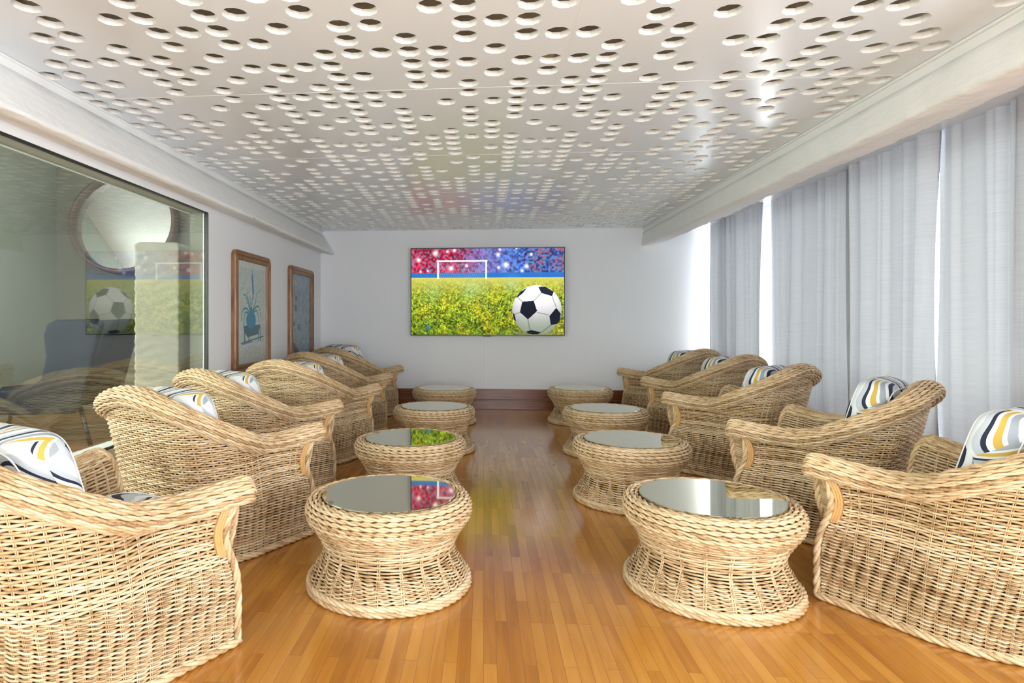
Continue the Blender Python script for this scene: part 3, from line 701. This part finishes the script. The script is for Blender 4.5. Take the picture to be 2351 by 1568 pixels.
picture(5.10, 5.97, 0.68, 1.775, 0, 'oak framed drawing of a blue vase with plant on a stool, nearer the glass partition')
picture(6.62, 7.53, 0.68, 1.775, 1, 'oak framed blue grey abstract print nearer the corner of the room')

# ------------------------------------------------------------------ wicker armchair
wt, ht, wd, yd, hd, ws_, ys_, hs, wh, yh, hh_, yb, hb = [0.4773, 0.6077, 0.3984, 0.1302, 0.5815, 0.4272, -0.0668, 0.6409, 0.3098, -0.3358, 0.7773, -0.3963, 0.847]
KEY = [(wt, .40, ht), (wd, yd, hd), (ws_, ys_, hs), (wh, yh, hh_), (0, yb, hb)]
KEY = KEY + [(-a, b_, c) for a, b_, c in KEY[-2::-1]]
BOT = [(.40, .413, 0), (.385, .16, 0), (.372, -.02, 0), (.27, -.20, 0), (0, -.25, 0)]
BOT = BOT + [(-a, b_, c) for a, b_, c in BOT[-2::-1]]
INB = [(.335, .425, .30), (.325, .17, .30), (.31, .0, .30), (.22, -.13, .30), (0, -.175, .30)]
INB = INB + [(-a, b_, c) for a, b_, c in INB[-2::-1]]
NS = 640
ring = cr(KEY, 40); bot = cr(BOT, 40); inb = cr(INB, 40)
dl = np.linalg.norm(np.diff(ring, axis=0), axis=1); Ls = np.concatenate([[0], np.cumsum(dl)]); RL = Ls[-1]; Lp = Ls / RL
def at(C, s): return np.stack([np.interp(s, Lp, C[:, i]) for i in range(3)], -1)
def ringframe(s):
    e = 2e-3; T = at(ring, np.clip(s + e, 0, 1)) - at(ring, np.clip(s - e, 0, 1)); T /= np.linalg.norm(T, axis=-1, keepdims=True)
    N = np.stack([T[..., 1], -T[..., 0], 0 * T[..., 0]], -1); N /= np.linalg.norm(N, axis=-1, keepdims=True)
    # make it point outwards (right side +x)
    sgn = np.sign(np.sum(N[..., :2] * (at(ring, s)[..., :2] - np.array([0, 0.1])), -1)); N *= sgn[..., None]
    U = np.cross(T, N); U *= np.sign(U[..., 2])[..., None]; return T, N, U
RA = 0.050; RB = 0.042
def rimc(s):
    T, N, U = ringframe(s); return at(ring, s) - N * 0.028 - U * 0.045, T, N, U
def shell(s, z):
    """outer woven surface; s along the ring 0..1, z height"""
    s = np.asarray(s, float); z = np.asarray(z, float)
    C, T, N, U = rimc(s); A = C + N * 0.004 - U * 0.015; B = at(bot, s)
    tau = np.clip(z / A[..., 2], 0, 1.02); back = np.clip(np.minimum(s, 1 - s) / 0.32, 0, 1)
    gg = tau ** (2.2 - 0.75 * back) ; d = np.minimum(s, 1 - s) * RL
    P = B + (A - B) * gg[..., None]
    P[..., 2] = z
    P[..., 1] -= 0.070 * np.exp(-(d / 0.13) ** 2) * np.exp(-((z - 0.43) / 0.13) ** 2)
    P[..., 0] -= np.sign(P[..., 0]) * 0.012 * np.exp(-((z - 0.42) / 0.14) ** 2) * (1 - back)
    return P
def shelln(s, z):
    e = 2e-3; a = shell(np.clip(s + e, 0, 1), z) - shell(np.clip(s - e, 0, 1), z); b_ = shell(s, z + 2e-3) - shell(s, z - 2e-3)
    n = np.cross(a, b_); n /= np.maximum(np.linalg.norm(n, axis=-1, keepdims=True), 1e-9)
    n *= np.sign(np.sum(n[..., :2] * (shell(s, z)[..., :2] - np.array([0, .1])), -1))[..., None]; return n
def armchair(label, group):
    t = thing('wicker_armchair', label, 'armchair', group=group)
    K = 46; SUB = 5; s = np.linspace(0.006, 0.994, K * SUB + 1); ph = PI * (s * K)
    ztop = rimc(s)[0][:, 2] - 0.01
    q = QM(); z = 0.315; r = 0
    while z < 0.80:
        ok = z < ztop
        if z > 0.365: ok &= (s * RL > 0.052) & ((1 - s) * RL > 0.052)
        idx = np.flatnonzero(ok)
        if len(idx):
            for run in np.split(idx, np.flatnonzero(np.diff(idx) > 1) + 1):
                if len(run) < 6: continue
                ss = s[run]; zz = np.full(len(ss), z) + rng.normal(0, .0006)
                zz = zz + 0.0012 * np.sin(ss * 31 + r)
                P = shell(ss, zz) + shelln(ss, zz) * (0.0043 * np.cos(ph[run] + PI * r))[:, None]
                q.tube(P, 0.0048, 6)
        z += 0.0108; r += 1
    z = 0.03; r = 0
    while z < 0.312:
        for sg in (1, -1):
            zz = z + sg * 0.0020 * np.sin(ph + 0.22 * r); P = shell(s, zz) + shelln(s, zz) * (sg * 0.0058 * np.cos(ph + 0.22 * r))[:, None]
            q.tube(P, 0.0040, 5)
        z += 0.0136; r += 1
    # paired stakes
    for k in range(1, K):
        for dd in (-0.0035, 0.0035):
            sk = k / K + dd / RL; zt = float(rimc(np.array([sk]))[0][0, 2]) - 0.005; zz = np.linspace(0.01, zt, 14)
            if min(sk, 1 - sk) * RL < 0.05: zz = np.linspace(0.01, 0.37, 10)
            q.tube(shell(np.full(len(zz), sk), zz), 0.0023, 4)
    q.obj('woven_shell', M['rattan'], t)
    # dark sheet added inside the weave to paint the shade of its gaps
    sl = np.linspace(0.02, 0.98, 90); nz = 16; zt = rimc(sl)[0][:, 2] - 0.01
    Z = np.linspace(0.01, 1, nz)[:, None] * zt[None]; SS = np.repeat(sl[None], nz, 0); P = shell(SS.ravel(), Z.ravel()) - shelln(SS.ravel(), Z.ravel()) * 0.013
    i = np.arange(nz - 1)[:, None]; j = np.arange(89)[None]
    npmesh('shell_gap_shade', P, np.stack([i * 90 + j, i * 90 + j + 1, (i + 1) * 90 + j + 1, (i + 1) * 90 + j], -1).reshape(-1, 4), M['gap_shade'], t)
    # inner lining: from the top of the roll down to the seat
    si = np.linspace(0.004, 0.996, K * 4 + 1); C, T, N, U = rimc(si); top = C - N * 0.018 + U * 0.036; mid = C - N * 0.062 + U * 0.005; low = at(inb, si)
    d = np.minimum(si, 1 - si) * RL; low2 = mid * 0.45 + low * 0.55; low2[:, :2] -= N[:, :2] * 0.01
    fr = (np.exp(-(d / 0.12) ** 2))[:, None] * np.array([[0, 1, 0]])
    top = top - fr * 0.035; mid = mid - fr * 0.0; low2 = low2 + fr * 0.02; low = low + fr * 0.0
    def lining(tq):
        cs = np.stack([top, mid, low2, low]); x = tq * 3; k0 = min(2, int(x)); f_ = x - k0
        pts = [cs[max(0, k0 - 1)], cs[k0], cs[k0 + 1], cs[min(3, k0 + 2)]]; a, b_, c, d_ = pts
        return .5 * ((2 * b_) + (-a + c) * f_ + (2 * a - 5 * b_ + 4 * c - d_) * f_ ** 2 + (-a + 3 * b_ - 3 * c + d_) * f_ ** 3)
    q = QM(); nr = 34
    for r in range(nr):
        P = lining(r / (nr - 1)); nrm = N * (0.0045 * np.cos(PI * si * K + PI * r))[:, None]; q.tube(P + nrm, 0.0052, 5)
    for k in range(1, K):
        i_ = k * 4
        for dd in (-0.0035, 0.0035): q.tube(np.array([lining(a)[i_] + T[i_] * dd for a in np.linspace(0, 1, 9)]), 0.003, 4)
    q.obj('woven_lining', M['rattan'], t)
    edge = [np.array([lining(a)[e] for a in np.linspace(0, 1, 24)]) for e in (0, -1)]
    # rolled rim of twisted ropes, closing at the arm tips
    q = QM(); sr = np.linspace(0, 1, 300); C, T, N, U = rimc(sr)
    ext = 7
    def extend(C, T, N, U):
        a = np.array([[0, 1, -0.25 - 0.9 * (k / ext)] for k in range(ext)]) * 0.0040; pa = C[0] + np.cumsum(a, 0); pb = C[-1] + np.cumsum(a, 0)
        rep = lambda A, i: np.repeat(A[i][None], ext, 0)
        return np.vstack([pa[::-1], C, pb]), np.vstack([rep(N, 0), N, rep(N, -1)]), np.vstack([rep(U, 0), U, rep(U, -1)])
    Ce, Ne, Ue = extend(C, T, N, U); n = len(Ce); kk = np.arange(n); dd = np.minimum(kk, n - 1 - kk)
    scl = np.where(dd < ext, np.sqrt(np.clip(1 - ((ext - dd) / (ext + 0.6)) ** 2, 0.02, 1)), 1.0)
    for r, th in enumerate(np.radians(np.linspace(-80, 112, 10))):
        P = Ce + (scl[:, None]) * (RA * math.cos(th) * Ne + RB * math.sin(th) * Ue)
        q.rope(P, 0.0041 * (0.4 + 0.6 * scl), 0.0052 * (0.55 + 0.45 * scl), 0.125, 2, 6, ph=r * 2.1)
    q.obj('rolled_rim', M['rattan'], t)
    q = QM(); kf = 16; th = np.arange(kf) * 2 * PI / kf
    P = Ce[:, None] + 0.90 * scl[:, None, None] * (RA * np.cos(th)[None, :, None] * Ne[:, None] + RB * np.sin(th)[None, :, None] * Ue[:, None])
    i = np.arange(n - 1)[:, None]; j = np.arange(kf)[None]
    q.add(P.reshape(-1, 3), np.stack([i * kf + j, i * kf + (j + 1) % kf, (i + 1) * kf + (j + 1) % kf, (i + 1) * kf + j], -1).reshape(-1, 4)); q.obj('rim_core', M['core'], t)
    # braided front edges (outer), from under the tip to the floor
    for e in (0.0, 1.0):
        zz = np.linspace(0.565, 0.012, 60); P = shell(np.full(60, e), zz); P[:, 1] += 0.006
        q = QM(); q.rope(P, 0.0075, 0.0085, 0.13, 3, 6); q.obj('edge_braid', M['rattan'], t)
    for E_ in edge:
        P = resample(np.vstack([E_, [[E_[-1][0], E_[-1][1], 0.012]]]), 70); P[:, 1] += 0.006
        q = QM(); q.rope(P, 0.0070, 0.0078, 0.12, 3, 6); q.obj('inner_edge_braid', M['rattan'], t)
    # bent cane posts beside the front braid
    for e in (0, 1):
        q = QM()
        for k in range(3):
            sk = (0.014 + 0.013 * k) / RL; sk = sk if e == 0 else 1 - sk; zz = np.linspace(0.34, 0.575, 22); P = shell(np.full(22, sk), zz) + shelln(np.full(22, sk), zz) * 0.002
            q.tube(P, 0.0066, 8)
        q.obj('cane_post', M['cane'], t)
    # arm front panels between the braids
    for e, E_ in ((0.0, edge[0]), (1.0, edge[1])):
        q = QM(); zz = 0.03
        while zz < 0.55:
            a = shell(np.array([e]), np.array([zz]))[0]; I_ = np.vstack([E_, [[E_[-1][0], E_[-1][1], 0.0]]]); o_ = np.argsort(I_[:, 2])
            b_ = np.array([np.interp(zz, I_[o_, 2], I_[o_, 0]), np.interp(zz, I_[o_, 2], I_[o_, 1]), zz])
            u = np.linspace(0, 1, 5)[:, None]; P = a * (1 - u) + b_ * u; P[:, 1] -= 0.006 - 0.004 * np.sin(u[:, 0] * PI); q.tube(P, 0.0048, 5); zz += 0.0105
        q.obj('arm_front', M['rattan'], t)
    # apron under the seat, seat deck, base braid
    q = QM(); zz = 0.03; r = 0; x = np.linspace(-0.335, 0.335, 61)
    while zz < 0.30:
        P = np.stack([x, 0.425 + 0.004 * np.cos(x / 0.045 * PI + PI * r), np.full(61, zz)], 1); q.tube(P, 0.0048, 5); zz += 0.0115; r += 1
    q.obj('front_apron', M['rattan'], t)
    pts = [tuple(p) for p in inb[::8]]; g = G(); m_ = len(pts); g.add([(a, b_, 0.30) for a, b_, c in pts] + [(a, b_, 0.285) for a, b_, c in pts], [tuple(range(m_)), tuple(range(2 * m_ - 1, m_ - 1, -1))], False); g.obj('seat_deck', M['cane'], t)
    q = QM(); sb = np.linspace(0, 1, 260); P = at(bot, sb); P = np.vstack([P, [[-.3, .425, 0], [-.1, .43, 0], [.1, .43, 0], [.3, .425, 0]]]); P = resample(np.vstack([P, P[:1]]), 280)[:-1]
    cen = np.array([0, .08, 0]); out = P - cen; out[:, 2] = 0; out /= np.linalg.norm(out, axis=1, keepdims=True)
    P1 = P + out * 0.008; P1[:, 2] = 0.0155; q.rope(P1, 0.0072, 0.0080, 0.12, 3, 6, True)
    q.obj('base_braid', M['rattan'], t)
    return t

CH_POS = [(-1.418, 1.91, 0.465), (-1.466, 3.039, 0.48), (-1.60, 4.04, 0.58), (-1.485, 4.996, 0.341), (-1.572, 6.171, 0.46), (-1.607, 7.26, 0.468), (1.94, 2.496, -0.537), (1.975, 3.532, -0.808), (2.005, 4.788, -0.701), (2.172, 6.03, -0.57), (2.193, 7.17, -0.583)]
ORD = ['nearest', 'second', 'third', 'fourth', 'fifth']
LB = ['wicker armchair %s in the left row, cut off by the left edge' % ORD[0]] + ['wicker armchair %s from the camera in the left row' % o for o in ORD[1:5]] + ['wicker armchair last in the left row, beside the back wall']
RBL = ['wicker armchair %s in the right row, cut off by the right edge' % ORD[0]] + ['wicker armchair %s from the camera in the right row' % o for o in ORD[1:4]] + ['wicker armchair last in the right row, beside the back wall']
WH = ['nearest armchair of the left row', 'second armchair of the left row', 'third armchair of the left row', 'fourth armchair of the left row', 'fifth armchair of the left row', 'last armchair of the left row', 'nearest armchair of the right row', 'second armchair of the right row', 'third armchair of the right row', 'fourth armchair of the right row', 'last armchair of the right row']
chair0 = None
BADJ = {0: (0, 0.025), 5: (0.05, 0), 6: (0.01, 0.06), 7: (0.03, -0.02)}
def cushion_mesh(w_, d_, h_, n=22, e=6.0):
    """boxy padded cushion centred on its middle"""
    V = []; F = []; idx = {}
    L_ = np.linspace(-1, 1, n)
    def vid(p):
        k = tuple(np.round(p, 5))
        if k not in idx:
            idx[k] = len(V); x, y, z = p; nn = (abs(x) ** e + abs(y) ** e + abs(z) ** e) ** (1 / e); x, y, z = x / nn, y / nn, z / nn
            pf = 0.80 + 0.24 * (1 - x ** 4) * (1 - y ** 4) + 0.015 * math.sin(7 * x + 3 * y)
            bl = 1 + 0.03 * (1 - z * z)
            V.append((x * w_ / 2 * bl, y * d_ / 2 * bl, z * h_ / 2 * pf))
        return idx[k]
    for ax in range(3):
        for sg in (-1, 1):
            for i in range(n - 1):
                for j in range(n - 1):
                    qd = []
                    for a, b_ in ((i, j), (i + 1, j), (i + 1, j + 1), (i, j + 1)):
                        p = [0, 0, 0]; p[ax] = sg; p[(ax + 1) % 3] = L_[a]; p[(ax + 2) % 3] = L_[b_]; qd.append(vid(p))
                    F.append(tuple(qd if sg > 0 else qd[::-1]))
    return V, F
def piping(w_, d_, h_, zf):
    q = QM(); P = []
    for a in np.linspace(0, 2 * PI, 160, endpoint=False):
        c, s = math.cos(a), math.sin(a); nn = (abs(c) ** 6 + abs(s) ** 6) ** (1 / 6); z = 0.86; sc = (1 - z ** 6) ** (1 / 6)
        x, y = c / nn * sc, s / nn * sc; pf = 0.80 + 0.24 * (1 - x ** 4) * (1 - y ** 4); bl = 1 + 0.03 * (1 - z * z)
        P.append((x * w_ / 2 * bl * 1.004, y * d_ / 2 * bl * 1.004, zf * z * h_ / 2 * pf))
    q.tube(np.array(P), 0.0034, 6, True); return q
def make_cushion(name, dims, label, cat, group):
    t = thing(name, label, cat, group=group); V, F = cushion_mesh(*dims)
    c = G().add(V, F, True).obj('cushion_cover', M['fabric'], t)
    for zf in (1, -1): piping(*dims, zf).obj('piping', M['piping'], t)
    return t
seat0 = back0 = None
SLOOK = 'blue grey and mustard printed seat cushion of the %s'; BLOOK = 'printed back cushion leaning in the %s'
for k, (x, y, rz) in enumerate(CH_POS):
    lb = (LB + RBL)[k]; rzz = -rz; gr = 'wicker armchairs in the left row' if k < 6 else 'wicker armchairs in the right row'
    if chair0 is None: chair0 = armchair(lb, gr); chair0.location = (x, y, 0); chair0.rotation_euler = (0, 0, rzz)
    else: dup(chair0, (x, y, 0), rzz, lb, gr)
    sx = 0; sy = 0.14
    def wpos(lx, ly, z): return (x + lx * math.cos(rzz) - ly * math.sin(rzz), y + lx * math.sin(rzz) + ly * math.cos(rzz), z)
    if seat0 is None: seat0 = make_cushion('seat_cushion', (0.58, 0.60, 0.15), SLOOK % WH[k], 'seat cushion', 'seat cushions'); o = seat0
    else: o = dup(seat0, (0, 0, 0), 0, SLOOK % WH[k])
    o.location = wpos(0, 0.16, 0.392); o.rotation_euler = (0, 0, rzz)
    if back0 is None: back0 = make_cushion('back_cushion', (0.52, 0.46, 0.19), BLOOK % WH[k], 'back cushion', 'back cushions'); o = back0
    else: o = dup(back0, (0, 0, 0), 0, BLOOK % WH[k])
    o.rotation_mode = 'XYZ'; dz, dy = BADJ.get(k, (0, 0)); o.location = wpos(0, -0.12 + dy, 0.585 + dz); o.rotation_euler = (math.radians(-74 + 180), 0, rzz)

# ------------------------------------------------------------------ wicker tables
def lathe_curve(keys):
    K_ = cr([(r, 0, z) for r, z in keys], 20); z = K_[:, 2]; o_ = np.argsort(z); return lambda zz: np.interp(zz, z[o_], K_[o_, 0])
def table(label):
    t = thing('wicker_coffee_table', label, 'coffee table', group='round wicker coffee tables')
    rad = lathe_curve([(.350, .0), (.345, .03), (.318, .085), (.292, .13), (.282, .165), (.292, .205), (.315, .245), (.33, .27)])
    K = 20; n = K * 12; a = np.linspace(0, 2 * PI, n, endpoint=False); ph = a * K / 1.0
    q = QM(); r = 0; z = 0.158
    while z < 0.262:
        zz = np.full(n, z); rr = rad(zz) + 0.0050 * np.cos(ph * .5 * 2 / 2 + PI * r) + rng.normal(0, .0005)
        q.tube(np.stack([rr * np.cos(a), rr * np.sin(a), zz], 1), 0.0052, 6, True); z += 0.0112; r += 1
    z = 0.040; r = 0
    while z < 0.155:
        for sg in (1, -1):
            zz = z + sg * 0.0022 * np.sin(ph); rr = rad(zz) + sg * 0.0058 * np.cos(ph + .5 * r)
            q.tube(np.stack([rr * np.cos(a), rr * np.sin(a), zz], 1), 0.0040, 6, True)
        z += 0.0118; r += 1
    for k in range(K):
        for dd in (-0.014, 0.014):
            ak = 2 * PI * k / K + dd; zz = np.linspace(0.012, 0.27, 20); rr = rad(zz); q.tube(np.stack([rr * math.cos(ak), rr * math.sin(ak), zz], 1), 0.0038, 5)
    q.obj('woven_body', M['rattan'], t)
    q = QM(); sec = resample(cr([(.305, 0, .380), (.322, 0, .382), (.340, 0, .378), (.355, 0, .355), (.359, 0, .330), (.352, 0, .303), (.338, 0, .278), (.322, 0, .262)], 10), 10)
    a2 = np.linspace(0, 2 * PI, 200, endpoint=False)
    for k, (rr, _, zz) in enumerate(sec):
        q.rope(np.stack([rr * np.cos(a2), rr * np.sin(a2), np.full(200, zz)], 1), 0.0045, 0.0056, 0.10, 2, 6, True, ph=k * 2.2)
    q.obj('rope_collar', M['rattan'], t)
    g = G(); g.lathe([(.285, .372), (.315, .372), (.336, .362), (.347, .35), (.351, .33), (.344, .305), (.330, .28), (.312, .262)], 64); g.obj('collar_core', M['core'], t)
    q = QM()
    for rr, zz, pp in ((.352, .0135, 0), (.349, .034, 1.5)): q.rope(np.stack([rr * np.cos(a2), rr * np.sin(a2), np.full(200, zz)], 1), 0.0062, 0.0073, 0.12, 3, 6, True, ph=pp)
    q.obj('base_braid', M['rattan'], t)
    k = 96; V = [(rr * math.cos(2 * PI * i / k), rr * math.sin(2 * PI * i / k), zz) for rr, zz in ((.291, .380), (.294, .383), (.294, .389), (.291, .392)) for i in range(k)]
    F = [(a * k + i, a * k + (i + 1) % k, (a + 1) * k + (i + 1) % k, (a + 1) * k + i) for a in range(3) for i in range(k)] + [tuple(range(k))[::-1], tuple(range(3 * k, 4 * k))]
    G().add(V, F, False).obj('glass_top', M['tinted_mirror'], t)
    G().lathe([(0.0, .285), (.302, .285), (.292, .23), (.266, .165), (.275, .125), (.302, .08), (.325, .03), (.0, .05)], 48).obj('body_gap_shade', M['gap_shade'], t)  # dark core added to paint shade behind the table weave
    return t
TP = [(-.416, 2.68), (-.477, 3.97), (-.44, 5.44), (-.444, 6.93), (.98, 2.73), (.945, 4.02), (1.06, 5.43), (1.095, 7.06)]
TLB = ['round wicker table with mirror glass top, nearest in the left row', 'round wicker table with glass top, second in the left row', 'round wicker table with glass top, third in the left row', 'round wicker table with glass top, farthest in the left row', 'round wicker table with mirror glass top, nearest in the right row', 'round wicker table with glass top, second in the right row', 'round wicker table with glass top, third in the right row', 'round wicker table with glass top, farthest in the right row']
tab0 = None
for k, (x, y) in enumerate(TP):
    if tab0 is None: tab0 = table(TLB[k]); tab0.location = (x, y, 0)
    else: dup(tab0, (x, y, 0), 0.37 * k, TLB[k])
